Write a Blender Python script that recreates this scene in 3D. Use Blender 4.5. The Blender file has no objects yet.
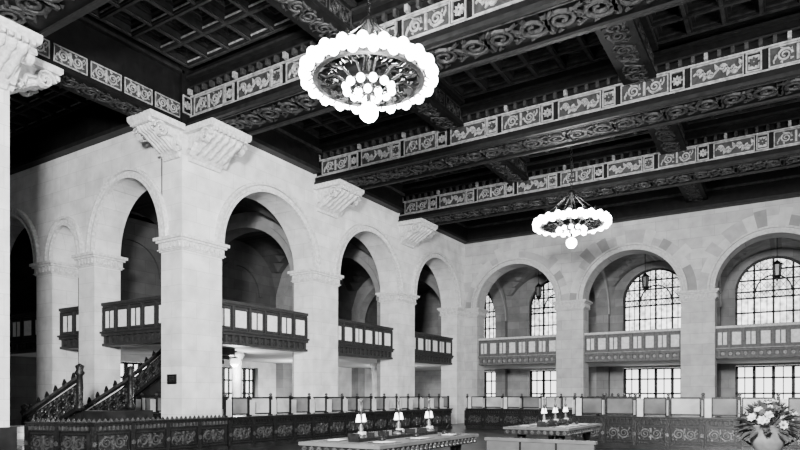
import bpy, bmesh, math, random
from mathutils import Vector, Matrix
random.seed(7)
S=bpy.context.scene
COL=S.collection

# ------------------------------------------------------------ materials
def newmat(name):
    m=bpy.data.materials.new(name); m.use_nodes=True
    nt=m.node_tree; b=nt.nodes['Principled BSDF']
    return m,nt,b
def g(v): return (v,v,v,1)
def simple(name,v,rough=0.6,metal=0.0,var=0.25,scale=6.0,bump=0.0,spec=0.5):
    m,nt,b=newmat(name)
    N=nt.nodes;L=nt.links
    geo=N.new('ShaderNodeNewGeometry')
    no=N.new('ShaderNodeTexNoise');no.inputs['Scale'].default_value=scale;no.inputs['Detail'].default_value=5
    L.new(geo.outputs['Position'],no.inputs['Vector'])
    cr=N.new('ShaderNodeValToRGB')
    cr.color_ramp.elements[0].position=0.3;cr.color_ramp.elements[1].position=0.7
    cr.color_ramp.elements[0].color=g(v*(1-var));cr.color_ramp.elements[1].color=g(min(1,v*(1+var)))
    L.new(no.outputs['Fac'],cr.inputs['Fac']);L.new(cr.outputs['Color'],b.inputs['Base Color'])
    b.inputs['Roughness'].default_value=rough;b.inputs['Metallic'].default_value=metal
    b.inputs['Specular IOR Level'].default_value=spec
    if bump>0:
        bp=N.new('ShaderNodeBump');bp.inputs['Strength'].default_value=bump;bp.inputs['Distance'].default_value=0.03
        L.new(no.outputs['Fac'],bp.inputs['Height']);L.new(bp.outputs['Normal'],b.inputs['Normal'])
    return m
def stone(name,c1,c2,mort,bw=1.15,rh=0.56):
    m,nt,b=newmat(name);N=nt.nodes;L=nt.links
    geo=N.new('ShaderNodeNewGeometry');sx=N.new('ShaderNodeSeparateXYZ')
    L.new(geo.outputs['Position'],sx.inputs[0])
    ad=N.new('ShaderNodeMath');ad.operation='ADD';L.new(sx.outputs['X'],ad.inputs[0]);L.new(sx.outputs['Y'],ad.inputs[1])
    cb=N.new('ShaderNodeCombineXYZ');L.new(ad.outputs[0],cb.inputs['X']);L.new(sx.outputs['Z'],cb.inputs['Y'])
    br=N.new('ShaderNodeTexBrick');L.new(cb.outputs[0],br.inputs['Vector'])
    br.inputs['Scale'].default_value=1.0;br.inputs['Brick Width'].default_value=bw;br.inputs['Row Height'].default_value=rh
    br.inputs['Mortar Size'].default_value=0.008;br.inputs['Color1'].default_value=g(c1);br.inputs['Color2'].default_value=g(c2)
    br.inputs['Mortar'].default_value=g(mort);br.inputs['Mortar Smooth'].default_value=0.3
    no=N.new('ShaderNodeTexNoise');no.inputs['Scale'].default_value=1.8;no.inputs['Detail'].default_value=8
    L.new(geo.outputs['Position'],no.inputs['Vector'])
    mr=N.new('ShaderNodeMapRange');mr.inputs['From Min'].default_value=.3;mr.inputs['From Max'].default_value=.7
    mr.inputs['To Min'].default_value=.80;mr.inputs['To Max'].default_value=1.12
    L.new(no.outputs['Fac'],mr.inputs['Value'])
    mx=N.new('ShaderNodeVectorMath');mx.operation='SCALE';L.new(br.outputs['Color'],mx.inputs[0]);L.new(mr.outputs[0],mx.inputs['Scale'])
    L.new(mx.outputs[0],b.inputs['Base Color']);b.inputs['Roughness'].default_value=.8
    b.inputs['Specular IOR Level'].default_value=.2
    bp=N.new('ShaderNodeBump');bp.inputs['Strength'].default_value=.4;bp.inputs['Distance'].default_value=.012
    no2=N.new('ShaderNodeTexNoise');no2.inputs['Scale'].default_value=14;no2.inputs['Detail'].default_value=6
    L.new(geo.outputs['Position'],no2.inputs['Vector']);L.new(no2.outputs['Fac'],bp.inputs['Height']);L.new(bp.outputs['Normal'],b.inputs['Normal'])
    return m
def emit(name,v,strength,pattern=False):
    m,nt,b=newmat(name);N=nt.nodes;L=nt.links
    b.inputs['Base Color'].default_value=g(v)
    b.inputs['Emission Color'].default_value=g(v);b.inputs['Emission Strength'].default_value=strength
    if pattern:
        geo=N.new('ShaderNodeNewGeometry')
        vo=N.new('ShaderNodeTexVoronoi');vo.inputs['Scale'].default_value=3.2;L.new(geo.outputs['Position'],vo.inputs['Vector'])
        no=N.new('ShaderNodeTexNoise');no.inputs['Scale'].default_value=.8;no.inputs['Detail'].default_value=4;L.new(geo.outputs['Position'],no.inputs['Vector'])
        mu=N.new('ShaderNodeMath');mu.operation='MULTIPLY';L.new(vo.outputs['Distance'],mu.inputs[0]);L.new(no.outputs['Fac'],mu.inputs[1])
        mr=N.new('ShaderNodeMapRange');mr.inputs['From Min'].default_value=0;mr.inputs['From Max'].default_value=.40
        mr.inputs['To Min'].default_value=.06*strength;mr.inputs['To Max'].default_value=strength*1.5
        L.new(mu.outputs[0],mr.inputs['Value']);L.new(mr.outputs[0],b.inputs['Emission Strength'])
    return m
M={}
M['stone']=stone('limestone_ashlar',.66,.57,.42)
M['stoneN']=stone('limestone_ashlar_dark',.42,.33,.22)  # darker tone of the limestone, for the north walls
M['stoneA']=stone('aisle_arch_painted_shade',.24,.18,.12)  # aisle shade put into the stone colour of arches and vaults
M['stoneD']=stone('aisle_stone_painted_shade',.06,.045,.03)  # deep interior shade painted as a near-black stone colour
M['stoneL']=stone('ground_floor_plaster',.6,.55,.45)
M['trim']=simple('carved_limestone',.54,.8,0,.25,9,.6,.2)
M['trimN']=simple('carved_limestone_dark',.40,.8,0,.2,9,.5,.2)  # darker tone of the carved limestone, north arcade
M['v1']=simple('voussoir_light',.42,.8,0,.12,3,.3,.2)
M['v2']=simple('voussoir_mid',.31,.8,0,.12,3,.3,.2)
M['v3']=simple('voussoir_dark',.20,.8,0,.12,3,.3,.2)
M['wood']=simple('dark_timber',.004,.6,0,.4,4,.3,.08)
M['rib']=simple('coffer_rib_timber',.010,.5,0,.4,5,.3,.12)
M['gilt']=simple('painted_gilt_relief',.20,.5,0,.5,7,.4,.3)
M['giltm']=simple('painted_panel_ground',.024,.5,0,.45,7,.4,.2)
M['giltd']=simple('dark_gilt_relief',.022,.5,0,.6,5,.4,.12)  # darker tone of the gilt relief
M['bronze']=simple('dark_bronze',.012,.4,.5,.5,14,.4,.3)
M['bronzeL']=simple('worn_bronze_relief',.07,.4,.6,.7,9,.4)
M['parD']=simple('parapet_dark_wood',.022,.5,0,.3,8,.3,.2)
M['parM']=simple('parapet_brown_wood',.085,.6,0,.3,8,.3,.2)
M['parL']=simple('parapet_light_panel',.72,.6,0,.1,8,0,.2)
M['parG']=simple('parapet_grey_panel',.55,.6,0,.2,8,0,.2)
M['marble']=simple('white_marble',.5,.25,0,.2,3,0)
M['topm']=simple('desk_top_stone',.07,.45,0,.3,3,0,.2)
M['urnm']=simple('urn_stone',.14,.5,0,.3,6,.2,.3)
M['mdark']=simple('dark_marble',.010,.3,0,.6,3,0,.3)
M['glassf']=simple('frosted_glass_pane',.36,.25,0,.4,1.3,0)
M['glassd']=simple('smoked_glass_pane',.11,.2,0,.4,1.3,0)
M['plaster']=simple('gallery_plaster',.5,.9,0,.1,2,0)
M['paper']=simple('white_paper',.45,.8,0,.05,3,0)
M['leather']=simple('bench_leather',.05,.5,0,.2,5,.2)
M['petal']=simple('white_petal',.5,.7,0,.35,20,0)
M['leaf']=simple('leaf_grey_green',.05,.6,0,.4,20,0)
M['bulb']=emit('lit_bulb',1,30)
M['shade']=emit('lit_lamp_shade',1,2.5)
M['winU']=emit('leaded_window_glass',.9,2.6,True)
M['winL']=emit('clear_window_glass',1,3.0)
def floormat():
    m,nt,b=newmat('polished_floor_tile');N=nt.nodes;L=nt.links
    geo=N.new('ShaderNodeNewGeometry');ch=N.new('ShaderNodeTexChecker');ch.inputs['Scale'].default_value=1.2
    ch.inputs['Color1'].default_value=g(.03);ch.inputs['Color2'].default_value=g(.012)
    L.new(geo.outputs['Position'],ch.inputs['Vector']);L.new(ch.outputs['Color'],b.inputs['Base Color']);b.inputs['Roughness'].default_value=.3
    b.inputs['Specular IOR Level'].default_value=.2
    return m
M['floor']=floormat()

# ------------------------------------------------------------ mesh builder
class MB:
    def __init__(s): s.v=[];s.f=[];s.m=[];s.sm=[];s.mats=[]
    def mi(s,k):
        if k not in s.mats: s.mats.append(k)
        return s.mats.index(k)
    def add(s,vs,fs,mat,smooth=False):
        o=len(s.v);s.v.extend([tuple(x) for x in vs]);k=s.mi(mat)
        for f in fs: s.f.append(tuple(i+o for i in f));s.m.append(k);s.sm.append(smooth)
    def box(s,x0,x1,y0,y1,z0,z1,mat,T=None):
        vs=[Vector((x,y,z)) for x in(x0,x1) for y in(y0,y1) for z in(z0,z1)]
        if T is not None: vs=[T@v for v in vs]
        s.add(vs,[(0,1,3,2),(4,6,7,5),(0,4,5,1),(2,3,7,6),(0,2,6,4),(1,5,7,3)],mat)
    def prism(s,pts,a,b,mat,T):
        n=len(pts);vs=[T@Vector((p,q,a)) for p,q in pts]+[T@Vector((p,q,b)) for p,q in pts]
        fs=[tuple(range(n)),tuple(range(2*n-1,n-1,-1))]+[(i,(i+1)%n,n+(i+1)%n,n+i) for i in range(n)]
        s.add(vs,fs,mat)
    def lathe(s,prof,c,mat,n=16,T=None,smooth=True,cap=True):
        vs=[];T=T or Matrix.Identity(4)
        for r,z in prof:
            for i in range(n):
                a=2*math.pi*i/n;vs.append(T@Vector((c[0]+r*math.cos(a),c[1]+r*math.sin(a),c[2]+z)))
        fs=[]
        for j in range(len(prof)-1):
            for i in range(n): fs.append((j*n+i,j*n+(i+1)%n,(j+1)*n+(i+1)%n,(j+1)*n+i))
        if cap:
            fs.append(tuple(range(n-1,-1,-1)));fs.append(tuple((len(prof)-1)*n+i for i in range(n)))
        s.add(vs,fs,mat,smooth)
    def sphere(s,c,r,mat,n=10,k=6,sq=1.0):
        s.lathe([(max(.002,r*math.sin(math.pi*j/k)),-r*sq*math.cos(math.pi*j/k)) for j in range(k+1)],c,mat,n)
    def tube(s,pts,r,mat,n=6,rr=None):
        pts=[Vector(p) for p in pts];vs=[]
        for i,p in enumerate(pts):
            d=(pts[min(i+1,len(pts)-1)]-pts[max(i-1,0)])
            if d.length<1e-6:d=Vector((0,0,1))
            d.normalize();a=d.orthogonal().normalized() if abs(d.z)>.99 else d.cross(Vector((0,0,1))).normalized();b=d.cross(a)
            R=rr[i] if rr else r
            for k in range(n):
                t=2*math.pi*k/n;vs.append(p+a*math.cos(t)*R+b*math.sin(t)*R)
        fs=[]
        for i in range(len(pts)-1):
            for k in range(n): fs.append((i*n+k,i*n+(k+1)%n,(i+1)*n+(k+1)%n,(i+1)*n+k))
        fs.append(tuple(range(n)));fs.append(tuple((len(pts)-1)*n+k for k in range(n)))
        s.add(vs,fs,mat,True)
    def ribbon(s,pts,wd,dep,mat,T):
        n=len(pts);vs=[]
        for i,(x,y) in enumerate(pts):
            a=pts[max(0,i-1)];b=pts[min(n-1,i+1)];dx,dy=b[0]-a[0],b[1]-a[1];l=math.hypot(dx,dy) or 1
            w=wd(i/(n-1))/2 if callable(wd) else wd/2
            nx,ny=-dy/l*w,dx/l*w
            vs+=[T@Vector((x+nx,y+ny,0)),T@Vector((x+nx*.6,y+ny*.6,dep)),T@Vector((x-nx*.6,y-ny*.6,dep)),T@Vector((x-nx,y-ny,0))]
        fs=[]
        for i in range(n-1):
            for k in range(3): fs.append((i*4+k,i*4+k+1,(i+1)*4+k+1,(i+1)*4+k))
        s.add(vs,fs,mat)
    def obj(s,name,parent=None,recalc=True):
        me=bpy.data.meshes.new(name);me.from_pydata(s.v,[],s.f)
        for k in s.mats: me.materials.append(M[k])
        me.polygons.foreach_set('material_index',s.m);me.polygons.foreach_set('use_smooth',s.sm);me.update()
        if recalc:
            bm=bmesh.new();bm.from_mesh(me);bmesh.ops.recalc_face_normals(bm,faces=bm.faces);bm.to_mesh(me);bm.free()
        o=bpy.data.objects.new(name,me);COL.objects.link(o)
        if parent:o.parent=parent
        return o
def fr(o,U,V,W):
    m=Matrix.Identity(4)
    for i in range(3): m[i][0]=U[i];m[i][1]=V[i];m[i][2]=W[i];m[i][3]=o[i]
    return m
X=(1,0,0);Y=(0,1,0);Z=(0,0,1);nX=(-1,0,0);nY=(0,-1,0);nZ=(0,0,-1)

def scroll(mb,T,w,h,mat,dep=.03):
    R=h*.40
    for sg in(-1,1):
        cx=sg*w*.24
        pts=[]
        for i in range(22):
            t=i/21;a=t*3.6*math.pi;r=R*(1-t*.82)
            pts.append((cx+sg*r*math.cos(a+math.pi),r*math.sin(a+math.pi)*sg))
        mb.ribbon(pts,lambda t:h*.15*(1-.5*t),dep,mat,T)
        for k in range(5):
            a=k*2*math.pi/5+.5;r0,r1=R*.95,R*1.3
            mb.ribbon([(cx+r0*math.cos(a),r0*math.sin(a)),(cx+r1*math.cos(a+.25),max(-h*.48,min(h*.48,r1*math.sin(a+.25))))],lambda t:h*.16*(1-.8*t),dep,mat,T)
        mb.ribbon([(cx+sg*R,0),(cx+sg*R*1.4,h*.25*sg),(cx+sg*w*.2,h*.42*sg)],h*.1,dep,mat,T)
    mb.ribbon([(0,-h*.45),(0,h*.45)],h*.18,dep,mat,T)
def vine(mb,T,w,h,mat,dep=.03):
    pts=[(-w*.48+w*.96*i/24,h*.22*math.sin(i/24*4*math.pi)) for i in range(25)]
    mb.ribbon(pts,h*.12,dep,mat,T)
    for k in range(4):
        cx=-w*.36+w*.24*k;sg=-1 if k%2==0 else 1
        p=[]
        for i in range(14):
            t=i/13;a=t*2.6*math.pi;r=h*.26*(1-t*.8);p.append((cx+r*math.cos(a+1.57*sg),-sg*h*.14+r*math.sin(a+1.57*sg)))
        mb.ribbon(p,lambda t:h*.16*(1-.4*t),dep,mat,T)
        mb.ribbon([(cx+w*.1,sg*h*.05),(cx+w*.12,sg*h*.22),(cx+w*.08,sg*h*.42)],lambda t:h*.28*math.sin(math.pi*(t*.9+.05)),dep,mat,T)
def rosette(mb,T,r,mat,dep=.03):
    for k in range(8):
        a=k*math.pi/4
        mb.ribbon([(r*.15*math.cos(a),r*.15*math.sin(a)),(r*.6*math.cos(a),r*.6*math.sin(a)),(r*math.cos(a),r*math.sin(a))],
                  lambda t:r*(.15+.5*math.sin(math.pi*min(1,t*.9+.1))),dep,mat,T)
def frame(mb,T,w,h,t,dep,mat):
    mb.box(-w/2,w/2,-h/2,-h/2+t,0,dep,mat,T);mb.box(-w/2,w/2,h/2-t,h/2,0,dep,mat,T)
    mb.box(-w/2,-w/2+t,-h/2+t,h/2-t,0,dep,mat,T);mb.box(w/2-t,w/2,-h/2+t,h/2-t,0,dep,mat,T)

# ------------------------------------------------------------ arch walls
NA=28
def arcpts(op,d=0.0,n=NA):
    a0,a1,zs,rise=op[:4];uc=(a0+a1)/2;a=(a1-a0)/2+d;b=rise+d
    return [(uc-a*math.cos(math.pi*i/n),zs+b*math.sin(math.pi*i/n)) for i in range(n+1)]
def arch_wall(mb,F,u0,u1,z0,z1,th,ops,mat,jmat=None):
    jmat=jmat or mat
    def quad(p,m=mat): mb.add([F(*q) for q in p],[tuple(range(len(p)))],m)
    def solid(a,b,za,zb):
        if b-a<1e-4 or zb-za<1e-4:return
        quad([(a,za,0),(b,za,0),(b,zb,0),(a,zb,0)]);quad([(a,za,th),(b,za,th),(b,zb,th),(a,zb,th)])
    c=u0
    for op in ops:
        a0,a1,zs,rise,zb=op
        solid(c,a0,z0,z1);c=a1
        solid(a0,a1,z0,zb)
        if rise>0: P=arcpts(op)
        else: P=[(a0,zs),(a1,zs)]
        for i in range(len(P)-1):
            (p,q),(r,t)=P[i],P[i+1]
            for w in(0,th): quad([(p,q,w),(r,t,w),(r,z1,w),(p,z1,w)])
            quad([(p,q,0),(r,t,0),(r,t,th),(p,q,th)],jmat)
        for a in(a0,a1): quad([(a,zb,0),(a,zs,0),(a,zs,th),(a,zb,th)],jmat)
        if zb>z0: quad([(a0,zb,0),(a1,zb,0),(a1,zb,th),(a0,zb,th)],jmat)
    solid(c,u1,z0,z1)
    for a in(u0,u1): quad([(a,z0,0),(a,z1,0),(a,z1,th),(a,z0,th)])
    quad([(u0,z1,0),(u1,z1,0),(u1,z1,th),(u0,z1,th)])
def ring(mb,F,op,d0,d1,tb,tf,mat,n=NA,i0=0,i1=None):
    A=arcpts(op,d0,n);B=arcpts(op,d1,n);i1=n if i1 is None else i1
    for i in range(i0,i1):
        vs=[F(*A[i],tf),F(*A[i+1],tf),F(*B[i+1],tf),F(*B[i],tf),F(*A[i],tb),F(*A[i+1],tb),F(*B[i+1],tb),F(*B[i],tb)]
        mb.add(vs,[(0,1,2,3),(0,4,5,1),(3,2,6,7)]+([(0,3,7,4)] if i==i0 else [])+([(1,5,6,2)] if i==i1-1 else []),mat)
def voussoirs(mb,F,op,tones,ext=(.36,1.05)):
    n=42;step=2
    for i in range(0,n,step):
        th=math.pi*(i+1)/n;s=math.sin(th)
        e=ext[0]+ (random.choice([.45,.6,.85,1.0])*(ext[1]-ext[0]) if s>.55 else .46)
        if s<=.55: e=.80
        ring(mb,F,op,.36,max(e,.7),0,-.012,random.choice(tones),n,i,i+step)
def caps(mb,x0,x1,y0,y1,z,mat='trim',h=.5):
    for a,b,p in((0,.10,.05),(.10,.16,.10),(.16,.62,.06),(.62,.78,.13),(.78,1,.20)):
        mb.box(x0-p,x1+p,y0-p,y1+p,z+a*h,z+b*h,mat)
    def row(o,U,W,L):
        n=max(2,int(L/.2))
        for i in range(n):
            u=(i+.5)*L/n
            T=fr(Vector(o)+Vector(U)*u,U,Z,W)
            mb.prism([(-.07,-.09),(.07,-.09),(.085,.04),(0,.12),(-.085,.04)],0,.05,mat,T)
    zc=z+.38*h
    row((x1+.06,y0,zc),Y,X,y1-y0);row((x0,y0-.06,zc),X,nY,x1-x0);row((x0,y1+.06,zc),X,Y,x1-x0)

XW=-17.66;YN=36.1;YS=14.17;TH=1.1
ZS=7.1
Fw=lambda u,z,t:Vector((XW-t,u,z))
Fn=lambda u,z,t:Vector((u,YN+t,z))
Fs=lambda u,z,t:Vector((u,YS+t,z))
opsW=[(15.94,21.1,ZS+.2,2.55,0),(22.87,28.03,ZS+.2,2.55,0),(29.8,34.96,ZS+.2,2.55,0)]
opsN=[(-16.8,-11.7,ZS+.15,2.55,0),(-10.1,-4.93,ZS+.15,2.58,0),(-3.3,1.87,ZS+.15,2.58,0),(3.5,8.67,ZS+.15,2.58,0)]
opsS=[(-31.6,-26.9,ZS+.2,2.35,0),(-25.7,-23.8,ZS+.2,1.3,0),(-22.75,-18.7,ZS+.2,2.45,0)]
def arcade(F,u0,u1,ops,mat,tones,ve,tr='trim'):
    mb=MB();arch_wall(mb,F,u0,u1,0,13.4,TH,ops,mat)
    for op in ops:
        ring(mb,F,op,0,.10,.02,-.14,tr);ring(mb,F,op,.10,.26,.02,-.05,tr);ring(mb,F,op,.26,.36,.02,-.17,tr)
        if ve: voussoirs(mb,F,op,tones,(.36,ve))
    return mb
mb=arcade(Fw,YS,YN,opsW,'stone',['stone','v1','stone'],None)
for a,b in((14.17,15.94),(21.1,22.87),(28.03,29.8),(34.96,36.05)): caps(mb,XW-TH,XW,a,b,ZS-.3)
mb.obj('wall_west_arcade')
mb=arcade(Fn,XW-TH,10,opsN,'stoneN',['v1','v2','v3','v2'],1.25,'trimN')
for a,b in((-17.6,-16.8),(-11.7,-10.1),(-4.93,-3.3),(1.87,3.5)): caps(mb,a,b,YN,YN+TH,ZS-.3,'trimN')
mb.obj('wall_north_arcade')
mb=arcade(Fs,-33,XW-TH+.01,opsS,'stone',['stone','v1'],None)
for a,b in((-26.9,-25.7),(-23.8,-22.75)): caps(mb,a,b,YS,YS+TH,ZS-.3)
mb.obj('wall_wing_arcade')
mb=MB();arch_wall(mb,Fw,-4,8.6,0,13.4,TH,[(1.9,7.0,ZS+.2,2.5,0)],'stone')
mb.obj('wall_west_entry')
mb=MB();mb.box(-33,XW-TH,7.7,8.6,0,13.4,'stone');mb.obj('wall_wing_south')
mb=MB();mb.box(-34,-33,7.7,22,0,13.4,'stoneD');mb.obj('wall_wing_west')
mb=MB();mb.box(-33,-27.8,21.5,22,0,13.4,'stoneD');mb.obj('wall_wing_north')
YO=44.1;XO=-26.8
wc=[-21.0,-14.3,-7.6,-.85,5.9]
Fo=lambda u,z,t:Vector((u,YO+t,z))
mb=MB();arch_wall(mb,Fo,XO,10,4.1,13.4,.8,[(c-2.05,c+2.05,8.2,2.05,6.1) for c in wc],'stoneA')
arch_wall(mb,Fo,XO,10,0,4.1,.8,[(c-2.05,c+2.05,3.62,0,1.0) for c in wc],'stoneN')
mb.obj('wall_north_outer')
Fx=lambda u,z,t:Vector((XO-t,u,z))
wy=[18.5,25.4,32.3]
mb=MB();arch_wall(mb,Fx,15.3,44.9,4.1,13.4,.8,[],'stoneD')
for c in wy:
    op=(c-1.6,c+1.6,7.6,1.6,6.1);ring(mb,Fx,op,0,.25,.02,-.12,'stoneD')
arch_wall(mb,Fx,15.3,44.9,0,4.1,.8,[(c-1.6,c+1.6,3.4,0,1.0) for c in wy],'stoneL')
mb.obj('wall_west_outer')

def window(F,op,nm,upper,glass):
    a0,a1,zs,rise,zb=op;mb=MB();t=.35
    if rise>0:
        P=arcpts(op,-.01)
        pts=[(a0,zb)]+P+[(a1,zb)]
        mb.add([F(p,q,t+.05) for p,q in pts],[tuple(range(len(pts)))],glass)
        ring(mb,F,op,-.12,0,t+.05,t-.08,'bronze')
        ring(mb,F,(a0,a1,zs,rise,zb),-1.15,-1.07,t+.05,t-.04,'bronze')
    else: mb.add([F(a0,zb,t+.05),F(a1,zb,t+.05),F(a1,zs,t+.05),F(a0,zs,t+.05)],[(0,1,2,3)],glass)
    def bar(u0,u1,q0,q1,d=.06):
        vs=[F(u,q,w) for u in(u0,u1) for q in(q0,q1) for w in(t-d,t+.04)]
        mb.add(vs,[(0,1,3,2),(4,6,7,5),(0,4,5,1),(2,3,7,6),(0,2,6,4),(1,5,7,3)],'bronze')
    uc=(a0+a1)/2;hw=(a1-a0)/2
    def top(u): return zs+rise*math.sqrt(max(0,1-((u-uc)/hw)**2)) if rise>0 else zs
    n=12 if upper else 8
    for i in range(0,n+1):
        u=a0+(a1-a0)*i/n;u=min(max(u,a0+.06),a1-.06)
        w=(.06 if i%3==0 else .02) if upper else (.09 if i%2==0 else .03)
        bar(u-w,u+w,zb,top(u)-.02)
    hs=[zb+.05,zb+.8,zs-.4,zs,zs+.7,zs+1.3] if upper else [zb+.05,zb+.9,zs-.75,zs-.06]
    for h in hs:
        hh=hw if h<=zs else hw*math.sqrt(max(0,1-((h-zs)/max(rise,.01))**2))-.05
        bar(uc-hh,uc+hh,h-.05,h+.05)
    if upper:   # leaded diamonds along the upper half
        for i in range(12):
            u=a0+(a1-a0)*(i+.5)/12
            for q in(zs-.2,zs+.35,zs+1.0,zs+1.55):
                if q+.2<top(u)-.05:
                    for sx in(-1,1):
                        vs=[F(u-sx*.16,q-.2,t),F(u-sx*.12,q-.2,t),F(u+sx*.16,q+.2,t),F(u+sx*.12,q+.2,t)]
                        mb.add(vs,[(0,1,2,3)],'bronze')
    return mb.obj(nm)
k=1
for c in wc:
    window(Fo,(c-2.05,c+2.05,8.2,2.05,6.1),'window_%d'%k,True,'winU');k+=1
    window(Fo,(c-2.05,c+2.05,3.62,0,1.0),'window_%d'%k,False,'winL');k+=1
for c in wy:
    window(Fx,(c-1.6,c+1.6,3.4,0,1.0),'window_%d'%k,False,'winL');k+=1

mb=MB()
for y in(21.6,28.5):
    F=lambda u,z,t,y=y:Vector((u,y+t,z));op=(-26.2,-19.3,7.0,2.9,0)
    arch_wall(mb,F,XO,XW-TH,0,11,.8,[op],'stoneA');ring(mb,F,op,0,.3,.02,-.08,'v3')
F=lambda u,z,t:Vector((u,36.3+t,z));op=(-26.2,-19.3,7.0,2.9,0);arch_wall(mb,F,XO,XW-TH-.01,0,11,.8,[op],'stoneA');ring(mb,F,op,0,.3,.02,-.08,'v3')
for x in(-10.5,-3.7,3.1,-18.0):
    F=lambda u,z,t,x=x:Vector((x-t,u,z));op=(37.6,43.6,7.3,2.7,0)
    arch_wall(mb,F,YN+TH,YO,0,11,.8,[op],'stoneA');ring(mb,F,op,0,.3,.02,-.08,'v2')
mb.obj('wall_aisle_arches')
mb=MB()
def vault(x0,x1,y0,y1,zs,rise,mat,n=16):
    vs=[];fs=[]
    for i in range(n+1):
        for j in range(n+1):
            u=-1+2*i/n;v=-1+2*j/n
            vs.append((x0+(x1-x0)*i/n,y0+(y1-y0)*j/n,zs+rise*math.sqrt(max(0,1-min(abs(u),abs(v))**2))))
    for i in range(n):
        for j in range(n): fs.append((i*(n+1)+j,(i+1)*(n+1)+j,(i+1)*(n+1)+j+1,i*(n+1)+j+1))
    mb.add(vs,fs,mat,False)
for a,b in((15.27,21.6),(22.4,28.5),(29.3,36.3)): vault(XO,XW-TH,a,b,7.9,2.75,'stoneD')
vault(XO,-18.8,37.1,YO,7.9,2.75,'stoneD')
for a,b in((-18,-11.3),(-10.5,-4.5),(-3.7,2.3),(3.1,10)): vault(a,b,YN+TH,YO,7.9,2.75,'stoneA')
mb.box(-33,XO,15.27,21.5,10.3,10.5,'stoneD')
mb.obj('ceiling_aisle_vaults',recalc=False)
mb=MB()
mb.box(XO,XW-.75,15.3,YO,3.75,4.1,'plaster')
mb.box(XW-.75,10,YN+.55,YO,3.75,4.1,'plaster')
mb.box(-33,XO,15.3,21.5,3.75,4.1,'plaster')
mb.obj('gallery_floor')

# ------------------------------------------------------------ balcony parapets
def parapet(o,U,W,L,dark,n,name='balcony_parapet'):
    mb=MB();T=fr(o,U,Z,W)
    fm,pm=('parD','parL') if dark else ('parM','parG')
    B=lambda a,b,c,d,e,f,m:mb.box(a,b,c,d,e,f,m,T)
    B(0,L,0,.10,-.5,.10,fm)
    B(0,L,.10,.38,-.5,.0,fm)
    B(0,L,.38,.48,-.5,.14,fm);B(0,L,.48,.56,-.5,.2,fm)
    B(0,L,.50,.53,.2,.215,'giltd' if dark else 'gilt')
    m=int(L/.33)
    for i in range(m):
        u=(i+.5)*L/m
        mb.box(u-.06,u+.06,.10,.38,0,.10,fm,T)
        T2=T@Matrix.Translation((u+L/m/2,.24,0))
        if i<m-1: rosette(mb,T2,.10,'giltm' if dark else 'gilt',.05)
    B(0,L,.56,1.5,-.14,.0,fm)
    B(0,L,1.5,1.56,-.2,.08,fm);B(0,L,1.56,1.68,-.26,.14,fm if dark else 'trimN')
    w=L/n
    for i in range(n):
        u=(i+.5)*w
        T2=T@Matrix.Translation((u,1.03,0))
        mb.box(-w*.34,w*.34,-.32,.32,0,.03,pm,T2)
        frame(mb,T2,w*.82,.82,.06,.05,fm)
        if i%2==0:
            mb.box(-.03,.03,-.32,.32,.03,.045,fm,T2)
        B(i*w-.05,i*w+.05,.56,1.5,0,.10,fm)
    B(L-.06,L,.56,1.5,0,.1,fm)
    return mb.obj(name)
for a0,a1,*_ in opsW: parapet((XW-.4,a0+.002,3.7),Y,X,a1-a0-.004,True,6)
for a0,a1,*_ in opsN: parapet((a0+.002,YN+.35,3.7),X,nY,a1-a0-.004,False,8)
for (a0,a1,*_),n in zip(opsS,(5,2,5)): parapet((a0+.002,YS+.4,3.7),X,nY,a1-a0-.004,True,n)

# ------------------------------------------------------------ beams
def beam_x(y0,y1,x0,x1,nm='ceiling_beam'):
    mb=MB();L=x1-x0
    mb.box(x0,x1,y0+.25,y1-.25,11.25,13.4,'wood')
    mb.box(x0,x1,y0+.06,y1-.06,11.05,11.30,'wood')
    mb.box(x0,x1,y0,y0+.14,10.98,11.1,'rib');mb.box(x0,x1,y1-.14,y1,10.98,11.1,'rib')
    for yf,W,s in((y0+.18,nY,-1),(y1-.18,Y,1)):
        a,b=sorted((yf,yf-s*.1));mb.box(x0,x1,a,b,11.3,12.35,'wood')
        for z0,z1,p,mt in((11.33,11.38,.06,'gilt'),(12.02,12.07,.05,'gilt'),(12.30,12.36,.12,'rib'),(12.62,12.7,.22,'rib')):
            a,b=sorted((yf+s*p,yf-s*.12));mb.box(x0,x1,a,b,z0,z1,mt)
        a,b=sorted((yf+s*.02,yf-s*.12));mb.box(x0,x1,a,b,12.3,12.7,'wood')
        n=int(L/.36)
        for i in range(n):
            u=x0+(i+.5)*L/n;a,b=sorted((yf+s*.16,yf));mb.box(u-.05,u+.05,a,b,12.10,12.28,'giltm' if i%2 else 'gilt' if i%6==0 else 'giltd')
        u=x0+.3;k=0
        while u<x1-2.3:
            T=fr((u+.75,yf,11.70),X,Z,W);mb.box(-.72,.72,-.29,.29,0,.008,'giltm',T);frame(mb,T,1.46,.60,.035,.04,'gilt')
            (scroll if k%2==0 else vine)(mb,T,1.36,.5,'gilt',.05)
            T=fr((u+1.74,yf,11.70),X,Z,W);frame(mb,T,.42,.60,.04,.07,'gilt')
            if k%2: mb.box(-.15,.15,-.2,.2,0,.01,'gilt',T);rosette(mb,T,.15,'giltm',.06)
            else: rosette(mb,T,.16,'gilt',.05)
            u+=2.1;k+=1
    u=x0+.4;yc=(y0+y1)/2
    while u<x1-1.6:
        T=fr((u+.8,yc,11.05),X,Y,nZ);scroll(mb,T,1.5,1.0,'giltd',.06);u+=1.62
    mb.box(x0,x1,y0+.22,y0+.26,10.99,11.05,'giltd')
    return mb.obj(nm)
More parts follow.
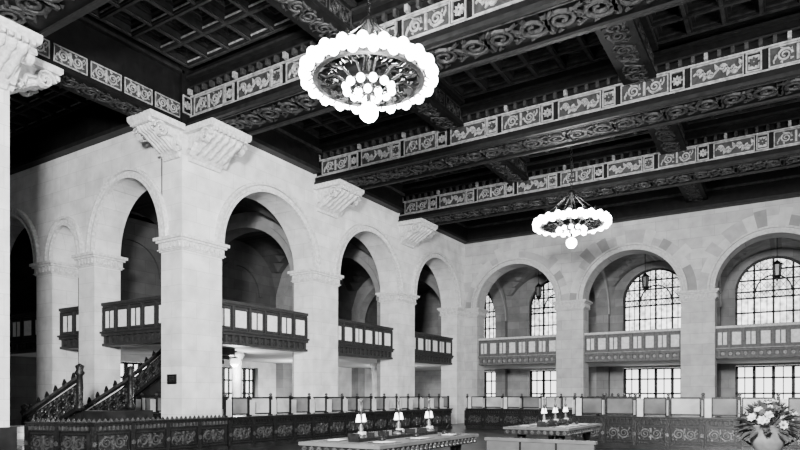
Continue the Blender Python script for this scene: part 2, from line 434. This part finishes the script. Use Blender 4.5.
def beam_y(x0,x1,y0,y1,zb=11.9,orn=False,nm='ceiling_cross_beam'):
    mb=MB()
    mb.box(x0+.1,x1-.1,y0,y1,zb+.1,13.39,'wood');mb.box(x0,x1,y0,y1,zb,zb+.14,'wood')
    mb.box(x0-.06,x1+.06,y0,y1,12.75,12.85,'rib')
    L=y1-y0;n=max(1,int(L/1.1))
    for i in range(n):
        T=fr(((x0+x1)/2,y0+(i+.5)*L/n,zb),Y,X,nZ);scroll(mb,T,.95,(x1-x0)*.7,'giltd',.03)
        for xf,W in((x1-.1,X),(x0+.1,nX)):
            T=fr((xf,y0+(i+.5)*L/n,zb+.45),Y,Z,W);frame(mb,T,L/n*.9,.5,.03,.03,'gilt' if orn else 'giltd')
            if orn: mb.box(-L/n*.43,L/n*.43,-.24,.24,0,.008,'giltm',T)
            scroll(mb,T,L/n*.8,.42,'gilt' if orn else 'giltd',.03)
    if orn:
        mb.box(x1-.05,x1+.06,y1-.1,y1+.35,zb,13.39,'wood')
        T=fr((x1+.06,y1+.1,zb+.65),Y,Z,X);frame(mb,T,.38,.6,.04,.04,'gilt');rosette(mb,T,.14,'gilt',.04)
    return mb.obj(nm)
by=[(7.0,8.75),(14.25,15.95),(21.15,22.85),(28.05,29.75)]
for a,b in by: beam_x(a,b,XW+.01,10)
beam_x(.3,1.9,XW+.01,10)
bays=[(1.9,7.0),(8.75,14.25),(15.95,21.15),(22.85,28.05),(29.75,YN-.3)]
for a,b in bays:
    for xc in(-10.9,-4.1,2.7): beam_y(xc-.5,xc+.5,a,b)
b=beam_y(XW-.95,XW+.1,8.6,14.15,11.05,True,'ceiling_opening_beam')
mb=MB()
for a,b_ in bays[1:]:
    if a<14: continue
    mb.box(XW,XW+.3,a,b_,11.5,13.39,'wood');mb.box(XW,XW+.4,a,b_,11.45,11.6,'rib');mb.box(XW,XW+.45,a,b_,12.3,12.42,'giltd')
mb.box(XW,10,YN-.3,YN,11.5,13.39,'wood');mb.box(XW,10,YN-.4,YN,11.45,11.6,'rib');mb.box(XW,10,YN-.45,YN,12.3,12.42,'giltd')
mb.box(-33,XW-1,YS-.25,YS,11.5,13.39,'wood');mb.box(-33,XW-1,YS-.35,YS,11.45,11.6,'rib')
mb.obj('trim_ceiling_cornice')
mb=MB();mb.box(-34,10,-4,YN,13.4,13.6,'wood')
def coffers(x0,x1,y0,y1,nx,ny,lit_tone):
    l1,l2=('giltm','gilt') if lit_tone else ('giltd','giltd')  # lamplight painted into the trim colour: lighter gilt on the bright coffers
    dx=(x1-x0)/nx;dy=(y1-y0)/ny
    for i in range(nx+1):
        x=x0+i*dx
        mb.box(x-.10,x+.10,y0,y1,12.95,13.4,'rib');mb.box(x-.05,x+.05,y0,y1,12.91,12.95,l1)
    for j in range(ny+1):
        y=y0+j*dy
        mb.box(x0,x1,y-.10,y+.10,12.93,13.4,'rib');mb.box(x0,x1,y-.04,y+.04,12.89,12.93,l1)
        mb.box(x0,x1,y-.12,y-.10,13.0,13.05,l2)
    for i in range(nx):
        for j in range(ny):
            cx=x0+(i+.5)*dx;cy=y0+(j+.5)*dy
            T=fr((cx,cy,13.4),X,Y,nZ)
            frame(mb,T,dx-.2,dy-.2,.10,.25,'rib');frame(mb,T,dx-.4,dy-.4,.04,.14,l1);rosette(mb,T,min(dx,dy)*.22,l1,.06)
xb=[(XW+.35,-11.4),(-10.4,-4.6),(-3.6,2.2),(3.2,10)]
for a,b_ in bays:
    for c,d in xb: coffers(c,d,a+.1,b_-.1,6,5,a==8.75)
coffers(-33,XW-1.05,8.75,13.9,14,5,True)
mb.obj('ceiling')

# ------------------------------------------------------------ corbels
def corbel(o,W,U,wd,proj=1.35):
    mb=MB();T=fr(o,W,Z,U)
    h=wd/2
    prof=[(0,0),(proj,0),(proj,-.16),(proj-.06,-.2),(proj-.10,-.32)]
    for i in range(9):
        a=i/8;prof.append((proj-.10-.95*(proj/1.35)*a**1.2, -.32-.30*math.sin(a*math.pi/2)-.28*a**3))
    prof+=[(.14,-1.0),(.10,-1.1),(0,-1.1)]
    mb.prism(prof,-h+.16,h-.16,'trim',T)
    mb.prism([(0,.0),(proj+.12,0),(proj+.12,-.12),(proj+.04,-.2),(0,-.2)],-h-.04,h+.04,'trim',T)
    for w in(-h+.17,h-.17):
        Tw=T@Matrix.Translation((0,0,w)) if w>0 else T@Matrix.Translation((0,0,w))@Matrix.Diagonal((1,1,-1,1))
        pts=[]
        for i in range(20):
            t=i/19;a=t*3.4*math.pi;r=.27*(1-.85*t);pts.append((proj-.34+r*math.cos(a),-.46+r*math.sin(a)))
        mb.ribbon(pts,.08,.17,'trim',Tw)
        pts=[(.20+.14*math.cos(t*.5)*(1-t/14),-.84+.14*math.sin(t*.5)*(1-t/14)) for t in range(14)]
        mb.ribbon(pts,.06,.15,'trim',Tw)
        mb.ribbon([(proj-.6,-.5),(proj-.85,-.55),(.35,-.75),(.22,-.95)],.09,.15,'trim',Tw)
    n=5
    for k in range(n):
        w=-h+.27+(2*h-.54)*k/(n-1)
        P=[T@Vector((proj-.05-1.0*(proj/1.35)*a,-.26-.32*math.sin(a*math.pi/2)-.28*a**3-.03,w)) for a in[i/6 for i in range(7)]]
        mb.tube(P,.07,'trim',6,[.05,.12,.08,.11,.075,.08,.05])
    for k in range(8):
        w=-h+.08+(2*h-.16)*(k+.5)/8
        mb.box(proj-.02,proj+.09,-.32,-.20,w-.05,w+.05,'trim',T)
    return mb.obj('stone_corbel')
for a,b_ in by[1:]: corbel((XW,(a+b_)/2,10.98),X,Y,1.7)
corbel((XW,7.85,10.98),X,Y,1.6)
corbel((XW-.45,YS,11.04),nY,X,1.15,1.25)
corbel((XW-.45,8.6,11.04),Y,X,1.15,1.25)

# ------------------------------------------------------------ chandeliers
def chandelier(cx,cy,cz,pw,R=1.40,nm='chandelier'):
    e=bpy.data.objects.new(nm,None);COL.objects.link(e);e.location=(cx,cy,cz)
    mb=MB();bl=MB()
    def ringb(r0,r1,z0,z1,mat='bronze',n=48):
        mb.lathe([(r0,z0),(r1,z0),(r1,z1),(r0,z1),(r0,z0)],(0,0,0),mat,n,smooth=False,cap=False)
    ringb(R-.22,R-.14,-.08,.10);ringb(R-.24,R-.12,-.10,-.07,'bronze')
    ringb(.50,.56,-.22,-.14)
    N=42
    for i in range(N):
        a=2*math.pi*i/N;c,s=math.cos(a),math.sin(a)
        mb.tube([((R-.16)*c,(R-.16)*s,-.02),((R-.04)*c,(R-.04)*s,-.10),((R+.04)*c,(R+.04)*s,-.04)],.02,'bronze',5)
        dz=.05 if i%2 else -.03
        bl.sphere((R*c+.05*c,R*s+.05*s,dz),.135,'bulb',12,8,1.25)
        if i%3==0:
            mb.prism([(-.05,0),(.05,0),(.08,.12),(0,.34),(-.08,.12)],-.01,.02,'bronze',fr(((R-.18)*c,(R-.18)*s,.10),(-s,c,0),Z,(c,s,0)))
    for i in range(12):
        a=2*math.pi*(i+.5)/12;c,s=math.cos(a),math.sin(a)
        bl.sphere((.53*c,.53*s,-.26),.095,'bulb',10,7)
        P=[(.12*c,.12*s,-.22),(.32*c,.32*s,-.36),(.45*c,.45*s,-.28),(.53*c,.53*s,-.16)]
        mb.tube(P,.02,'bronze',5)
        mb.tube([(.53*c,.53*s,-.16),(.8*c,.8*s,-.02),(1.0*c,1.0*s,-.10),((R-.18)*c,(R-.18)*s,.0)],.032,'bronze',5)
        pts=[(.88+.17*math.cos(t*.7)*(1-t/16),.17*math.sin(t*.7)*(1-t/16)) for t in range(14)]
        mb.ribbon(pts,.06,.05,'bronze',fr((0,0,-.02),(c,s,0),(-s,c,0),Z))
        c3,s3=math.cos(a+.26),math.sin(a+.26)
        mb.ribbon([(.66,0),(.85,.06),(1.0,0),(1.10,-.06),(1.18,0)],lambda t:.11*math.sin(math.pi*(t*.9+.05)),.04,'bronze',fr((0,0,0),(c3,s3,0),(-s3,c3,0),Z))
    for i in range(6):
        a=2*math.pi*i/6;c,s=math.cos(a),math.sin(a)
        bl.sphere((.26*c,.26*s,-.38),.09,'bulb',10,7)
        mb.tube([(0,0,-.32),(.2*c,.2*s,-.42),(.26*c,.26*s,-.34)],.02,'bronze',5)
    for i in range(8):
        a=2*math.pi*i/8;c,s=math.cos(a),math.sin(a)
        mb.tube([((R-.18)*c,(R-.18)*s,.10),(.9*c,.9*s,.5),(.35*c,.35*s,1.0),(.12*c,.12*s,1.25)],.016,'bronze',5)
    mb.lathe([(.03,1.4),(.13,1.32),(.16,1.22),(.08,1.1),(.04,.8),(.08,.45),(.05,.1),(.12,-.05),(.18,-.2),(.12,-.32),(.05,-.42),(.06,-.62)],(0,0,0),'bronze',16)
    bl.sphere((0,0,-.80),.22,'bulb',16,10)
    ztop=13.4-cz
    z=1.4;k=0
    while z<ztop-.1:
        T=fr((0,0,z+.09),X,Z,Y) if k%2 else fr((0,0,z+.09),Y,Z,nX)
        P=[(T@Vector((.04*math.cos(t*math.pi/4),.10*math.sin(t*math.pi/4),0))) for t in range(9)]
        mb.tube(P,.018,'bronze',4);z+=.16;k+=1
    mb.lathe([(.22,ztop),(.2,ztop-.08),(.06,ztop-.2),(.03,ztop-.25)],(0,0,0),'bronze',16)
    mb.obj('ring_frame',e);bl.obj('bulbs',e)
    for (dx,dy,dz,p) in((0,0,-1.35,pw[0]),(0,0,.8,pw[1])):
        l=bpy.data.lights.new('lamp_glow','POINT');l.energy=p;l.shadow_soft_size=.3
        o=bpy.data.objects.new('lamp_glow',l);COL.objects.link(o);o.parent=e;o.location=(dx,dy,dz)
    return e
chandelier(-8.15,11.7,9.05,(900,1400))
chandelier(-7.65,25.6,8.88,(900,350))

def lantern(x,y,z,ztop):
    mb=MB()
    T=Matrix.Translation((x,y,z))
    mb.lathe([(.02,.62),(.05,.55),(.26,.34),(.28,.30)],(0,0,0),'bronze',6,T,False)
    mb.lathe([(.20,.30),(.16,-.30)],(0,0,0),'glassd',6,T,False)
    for i in range(6):
        a=i*math.pi/3;mb.tube([T@Vector((.22*math.cos(a),.22*math.sin(a),.3)),T@Vector((.17*math.cos(a),.17*math.sin(a),-.3))],.02,'bronze',5)
    mb.lathe([(.19,-.28),(.2,-.33),(.08,-.45),(.04,-.6),(.01,-.66)],(0,0,0),'bronze',6,T,False)
    mb.tube([(x,y,z+.6),(x,y,ztop)],.018,'bronze',5)
    mb.obj('hanging_lantern')
for c in(-14.25,-7.5,-.6): lantern(c,40.3,8.7,10.5)

mb=MB();mb.box(-34,10,-4,45,-.2,0,'floor');mb.obj('floor')

# ------------------------------------------------------------ counters
def counter(p,q,screens,nm='teller_counter',h=1.08,side=1):
    p=Vector((*p,0));q=Vector((*q,0));L=(q-p).length;U=(q-p).normalized();W=Vector((U.y,-U.x,0))*side
    mb=MB();T=fr(p,U,Z,W);B=lambda a,b,c,d,e,f,m:mb.box(a,b,c,d,e,f,m,T)
    B(0,L,0,.14,-.55,.06,'mdark');B(0,L,.14,h-.1,-.5,0,'mdark')
    B(0,L,h-.1,h-.04,-.55,.08,'bronze');B(0,L,h-.04,h,-.6,.12,'mdark' if screens else 'bronze')
    B(0,L,h-.26,h-.22,0,.05,'bronze');B(0,L,.2,.24,0,.05,'bronze')
    n=max(1,round(L/1.05));w=L/n
    for i in range(n):
        T2=T@Matrix.Translation(((i+.5)*w,.52,0));frame(mb,T2,w*.8,.48,.03,.04,'bronze');scroll(mb,T2,w*.72,.42,'bronzeL',.04)
        B(i*w-.07,i*w+.07,.14,h-.1,0,.07,'bronze')
        T3=T@Matrix.Translation((i*w,.5,.07));rosette(mb,T3,.07,'bronzeL',.03)
        m=int(w/.12)
        for k in range(m): B(i*w+(k+.3)*w/m,i*w+(k+.7)*w/m,h-.22,h-.11,0,.06,'bronzeL' if not screens else 'bronze')
    if screens:
        for i in range(n):
            a=i*w
            B(a-.05,a+.05,h,h+.68,-.22,-.12,'bronze')
            mb.sphere(T@Vector((a,h+.74,-.17)),.06,'bronzeL',8,5)
            if i%2==0: B(a+.05,a+.24,h,h+.6,-.20,-.14,'marble')
            x0=a+(.29 if i%2==0 else .1);x1=a+w-.1
            B(x0,x1,h+.10,h+.60,-.18,-.16,'glassf' if random.random()<.5 else 'glassd')
            B(x0-.03,x1+.03,h+.60,h+.65,-.20,-.14,'bronze');B(x0-.03,x1+.03,h+.05,h+.10,-.20,-.14,'bronze')
            B(x0-.04,x0,h,h+.62,-.20,-.14,'bronze');B(x1,x1+.04,h,h+.62,-.20,-.14,'bronze')
            B(a-.012,a+.012,h+.05,h+.55,-.12,.10,'glassf')
        B(L-.05,L+.05,h,h+.68,-.22,-.12,'bronze')
    else:
        m=int(L/.16)
        for k in range(m):
            T2=T@Matrix.Translation(((k+.5)*L/m,h,0))
            mb.prism([(-.05,0),(.05,0),(.03,.05),(0,.09),(-.03,.05)],-.1,-.06,'bronzeL',T2)
    return mb.obj(nm)
counter((-15.5,14.3),(-15.5,30.0),True)
counter((-15.5,9.6),(-15.5,14.2),False,'bronze_balustrade')
counter((-17.5,9.0),(-15.55,9.55),False,'bronze_balustrade')
counter((-14.9,30.6),(-6.6,30.6),True)
counter((-6.0,30.0),(-6.0,22.7),True,side=1)
counter((-6.5,22.0),(9,22.0),True)
counter((-22.5,15.9),(-18.8,15.9),True)

def column(x,y,h=3.75):
    mb=MB();mb.lathe([(.34,0),(.34,.12),(.27,.2),(.24,.3),(.22,h-.5),(.27,h-.42),(.24,h-.36),(.34,h-.15),(.34,h)],(x,y,0),'marble',20);mb.obj('round_column')
for x,y in((-21.5,20.3),(-21.8,25.5),(-21.8,32)): column(x,y)
def globe(x,y,z=3.25,top=3.75,pw=420):
    mb=MB();mb.tube([(x,y,top),(x,y,z+.2)],.02,'bronze');mb.lathe([(.05,.26),(.14,.22),(.15,.17)],(x,y,z),'bronze',12);mb.sphere((x,y,z),.2,'shade',14,10)
    mb.lathe([(.12,0),(.1,-.05),(.02,-.08)],(x,y,top),'bronzeL',12)
    o=mb.obj('globe_pendant_and_fill')
    l=bpy.data.lights.new('globe_light','POINT');l.energy=pw;l.shadow_soft_size=.25
    lo=bpy.data.objects.new('globe_light',l);COL.objects.link(lo);lo.parent=o;lo.location=(x,y,z-.35)
for x,y in((-20.9,19.6),(-24.0,27.2),(-22.5,35)): globe(x,y)  # first globe is a real pendant; the other two are added fill light

# ------------------------------------------------------------ stairs
def stair(x0,x1,y0,y1,z0,z1,n,nm='staircase'):
    mb=MB()
    for i in range(n):
        xa=x0+(x1-x0)*i/n;xb_=x0+(x1-x0)*(i+1)/n;z=z0+(z1-z0)*(i+1)/n
        a,b_=sorted((xa,xb_));mb.box(a,b_,y0+.1,y1-.1,0 if z0<.3 else max(0,z-.6),z,'mdark')
    for y in(y0,y1):
        s=(z1-z0)/(x1-x0);T=fr((x0,y,z0),(1,0,s),Z,Y);L=x1-x0
        mb.box(0,L,0,.14,-.06,.06,'bronze',T);mb.box(-.1,L+.1,.98,1.08,-.09,.09,'bronzeL',T);mb.box(0,L,.82,.86,-.03,.03,'bronze',T)
        mb.box(0,L,.14,.82,-.012,.0,'mdark',T)
        k=int(L/.5)
        for i in range(k):
            T2=T@Matrix.Translation(((i+.5)*L/k,.48,-.02))@Matrix.Rotation(math.pi,4,'X');scroll(mb,T2,L/k,.7,'bronzeL',.05)
            rosette(mb,T2,.14,'bronze',.07)
            mb.prism([(-.06,0),(.06,0),(.09,.1),(0,.24),(-.09,.1)],-.03,.03,'bronze',T@Matrix.Translation(((i+.5)*L/k,1.08,0)))
        for xx,zz in((x0-.1,z0),(x1+.1,z1)):
            mb.lathe([(.15,0),(.15,.15),(.09,.25),(.11,.7),(.09,1.1),(.16,1.2),(.10,1.3),(.14,1.42),(.02,1.5)],(xx,y,zz if zz>.3 else 0),'bronze',12)
    return mb.obj(nm)
stair(-22.3,-19.2,11.4,13.2,.1,1.3,9)
mb=MB();mb.box(-18.9,-17.9,11.4,13.2,0,1.3,'mdark')
for i in range(5):
    T=fr((-17.9+.01,11.6+i*.36,.65),Y,Z,X);scroll(mb,T,.34,.6,'bronzeL',.03)
mb.obj('stair_landing')
stair(-26.3,-19.7,17.0,18.6,.7,4.05,20)
mb=MB();mb.box(XW-.1,XW+.18,6.9,8.7,0,.95,'mdark');mb.box(XW-.1,XW+.24,6.85,8.75,0,.25,'mdark')
mb.obj('pier_plinth_1')  # dark plinth at the foot of the entry pier
mb=MB()
for i in range(5): mb.box(-20.5,-18.2-.32*i,8.9,11.2,.17*i,.17*(i+1),'marble')
mb.obj('marble_steps')
mb=MB();mb.box(XW-TH,XW+.12,YS-.12,YS+1.8,0,.9,'trim');mb.obj('pier_plinth_2')  # stone plinth around the corner pier
mb=MB();T=fr((XW-.5,YS,2.35),X,Z,nY);mb.box(-.22,.22,-.16,.16,-.01,.03,'bronze',T);frame(mb,T,.46,.34,.03,.05,'bronze')
for k in range(4): mb.box(-.15,.15,.08-.05*k,.095-.05*k,.03,.034,'bronzeL',T)
mb.obj('wall_plaque')

# ------------------------------------------------------------ desks
def desk(x0,x1,y0,y1,h=1.08,nm='writing_desk'):
    mb=MB()
    mb.box(x0,x1,y0,y1,h-.05,h,'topm');mb.box(x0+.03,x1-.03,y0+.03,y1-.03,h-.16,h-.05,'bronze')
    nx=int((x1-x0)/.14);ny=int((y1-y0)/.14)
    for i in range(nx):
        for yy,W in((y0+.03,nY),(y1-.03,Y)): rosette(mb,fr((x0+.03+(i+.5)*(x1-x0-.06)/nx,yy,h-.105),X,Z,W),.05,'bronzeL',.02)
    for i in range(ny):
        for xx,W in((x0+.03,nX),(x1-.03,X)): rosette(mb,fr((xx,y0+.03+(i+.5)*(y1-y0-.06)/ny,h-.105),Y,Z,W),.05,'bronzeL',.02)
    for yy in(y0+.35,y1-.35):
        for xx in(x0+.3,x1-.3):
            mb.lathe([(.12,.1),(.06,.2),(.1,.45),(.05,.6),(.1,.8),(.12,h-.13)],(xx,yy,0),'bronze',12)
        mb.box(x0+.1,x1-.1,yy-.12,yy+.12,0,.1,'mdark')
    mb.box((x0+x1)/2-.04,(x0+x1)/2+.04,y0+.35,y1-.35,.2,.3,'bronze')
    xc=(x0+x1)/2
    mb.box(xc-.10,xc+.10,y0+.4,y1-.4,h,h+.05,'bronze')
    n=int((y1-y0-.8)/.4)
    for i in range(n+1):
        y=y0+.4+(y1-y0-.8)*i/n;mb.box(xc-.10,xc+.10,y-.01,y+.01,h+.05,h+.13,'bronze')
        if i<n: mb.box(xc-.05,xc-.02,y+.05,y+.28,h+.05,h+.13,'glassd')
    for sx in(-1,1):
        for i in range(3):
            y=y0+.6+i*(y1-y0-1.2)/2
            T=Matrix.Translation((xc+sx*.45,y,h))@Matrix.Rotation(.2*sx*(i-1),4,'Z')
            mb.box(-.15,.15,-.22,.22,0,.008,'mdark',T);mb.box(-.10,.10,-.16,.12,.008,.014,'paper',T)
            mb.lathe([(.05,0),(.055,.03),(.03,.05),(.03,.06)],(xc+sx*.2,y+.3,h),'bronze',10)
            mb.tube([(xc+sx*.2,y+.3,h+.05),(xc+sx*.27,y+.36,h+.2)],.006,'bronze',4)
    return mb.obj(nm)
def dlamp(x,y,z=1.13):
    mb=MB()
    mb.lathe([(.11,0),(.11,.03),(.06,.06),(.03,.10),(.045,.16),(.02,.22),(.018,.40),(.04,.43),(.015,.46),(.015,.55),(.03,.57),(.005,.62)],(x,y,z),'bronzeL',14)
    for s in(-1,1):
        mb.tube([(x,y,z+.36),(x,y+s*.04,z+.42),(x,y+s*.07,z+.36)],.01,'bronze',5)
        mb.lathe([(.018,.10),(.028,.07),(.042,.0),(.044,-.02)],(x,y+s*.07,z+.27),'shade',12)
    mb.box(x-.02,x+.06,y-.05,y+.05,z+.02,z+.10,'paper')
    mb.obj('desk_lamp')
desk(-6.4,-4.9,7.3,10.6)
for y in(7.9,9.0,10.05): dlamp(-5.65,y)
desk(-5.5,-4.0,13.2,16.0)
for y in(13.8,14.6,15.4): dlamp(-4.75,y)
mb=MB()
T=Matrix.Translation((-4.25,12.0,0))
mb.box(-1.1,1.1,-.28,.28,.36,.46,'leather',T);mb.box(-1.08,1.08,-.26,.26,.28,.36,'bronze',T)
mb.box(-1.1,1.1,-.03,.06,.46,.86,'leather',T);mb.box(-1.14,1.14,-.06,.09,.86,.92,'topm',T)
for sx in(-1,1):
    mb.box(sx*1.1-.05,sx*1.1+.05,-.28,.28,.55,.62,'bronze',T)
    for yy in(-.22,.22): mb.lathe([(.05,0),(.03,.06),(.05,.15),(.03,.25),(.045,.6)],(sx*1.1,yy,0),'bronze',10,T)
    mb.box(sx*.37-.02,sx*.37+.02,-.045,-.03,.46,.86,'bronze',T)
mb.obj('lobby_bench')

def flowers(x,y):
    e=bpy.data.objects.new('flower_arrangement',None);COL.objects.link(e);e.location=(x,y,0)
    mb=MB()
    mb.box(-.3,.3,-.3,.3,0,.12,'mdark');mb.box(-.22,.22,-.22,.22,.12,.62,'mdark');mb.box(-.28,.28,-.28,.28,.62,.7,'mdark')
    mb.lathe([(.14,.70),(.15,.74),(.06,.80),(.08,.84),(.2,.95),(.25,1.08),(.23,1.18),(.17,1.24),(.24,1.30),(.25,1.32)],(0,0,0),'urnm',20)
    for s in(-1,1): mb.tube([(s*.22,0,1.0),(s*.34,0,1.08),(s*.33,0,1.2),(s*.22,0,1.24)],.02,'bronze',6)
    mb.obj('urn',e)
    fl=MB()
    for i in range(60):
        a=random.uniform(0,6.28);ph=random.uniform(.0,1.45);r=random.uniform(.75,1.05)
        p=Vector((.42*r*math.cos(ph)*math.cos(a),.42*r*math.cos(ph)*math.sin(a),1.33+.36*r*math.sin(ph)))
        n=(p-Vector((0,0,1.25))).normalized();u=n.orthogonal().normalized();w=n.cross(u)
        fl.tube([(0,0,1.25),tuple(p*.6+Vector((0,0,.5))),tuple(p)],.006,'leaf',4)
        R=random.uniform(.04,.075);mt='petal' if i%3 else 'leaf'
        T=fr(p,u,w,n)
        for k in range(7):
            b_=k*2*math.pi/7;c,s=math.cos(b_),math.sin(b_);c2,s2=-s,c
            vs=[T@Vector((0,0,0)),T@Vector((R*.6*c+R*.4*c2,R*.6*s+R*.4*s2,R*.45)),T@Vector((R*1.05*c,R*1.05*s,R*.5)),T@Vector((R*.6*c-R*.4*c2,R*.6*s-R*.4*s2,R*.45))]
            fl.add(vs,[(0,1,2,3)],mt)
        fl.sphere(p+n*R*.3,R*.3,'petal' if i%3==1 else 'leaf',6,4)
    for i in range(140):
        a=random.uniform(0,6.28);ph=random.uniform(-.5,1.3)
        d=Vector((math.cos(ph)*math.cos(a),math.cos(ph)*math.sin(a),math.sin(ph)));p=Vector((0,0,1.3))+d*.25
        sd=d.cross(Vector((0,0,1))).normalized()*.05;q=p+d*.26-Vector((0,0,.05))
        fl.add([p,p+d*.13+sd,q,p+d*.13-sd],[(0,1,2,3)],'leaf')
    fl.obj('blooms',e,False)
flowers(-.3,11.5)

# ------------------------------------------------------------ lights
def area(nm,loc,tgt,sx,sy,p):
    l=bpy.data.lights.new(nm,'AREA');l.shape='RECTANGLE';l.size=sx;l.size_y=sy;l.energy=p
    o=bpy.data.objects.new(nm,l);COL.objects.link(o);o.location=loc
    o.rotation_euler=(Vector(tgt)-Vector(loc)).to_track_quat('-Z','Y').to_euler();return o
area('flood_light',(-1,-2.5,6.0),(-17,19,7),2.0,2.0,15000)
area('flood_light',(7.5,15,7),(-17,26,6),2.5,2.5,3000)
w=bpy.data.worlds.new('World');S.world=w;w.use_nodes=True
w.node_tree.nodes['Background'].inputs[0].default_value=g(.5);w.node_tree.nodes['Background'].inputs[1].default_value=.18

cd=bpy.data.cameras.new('Camera');cd.lens=28.08;cd.sensor_width=36;cd.shift_y=.2125;cd.clip_end=200
co=bpy.data.objects.new('Camera',cd);COL.objects.link(co);co.location=(0,0,1.8)
co.rotation_euler=(math.radians(90),0,math.radians(32));S.camera=co
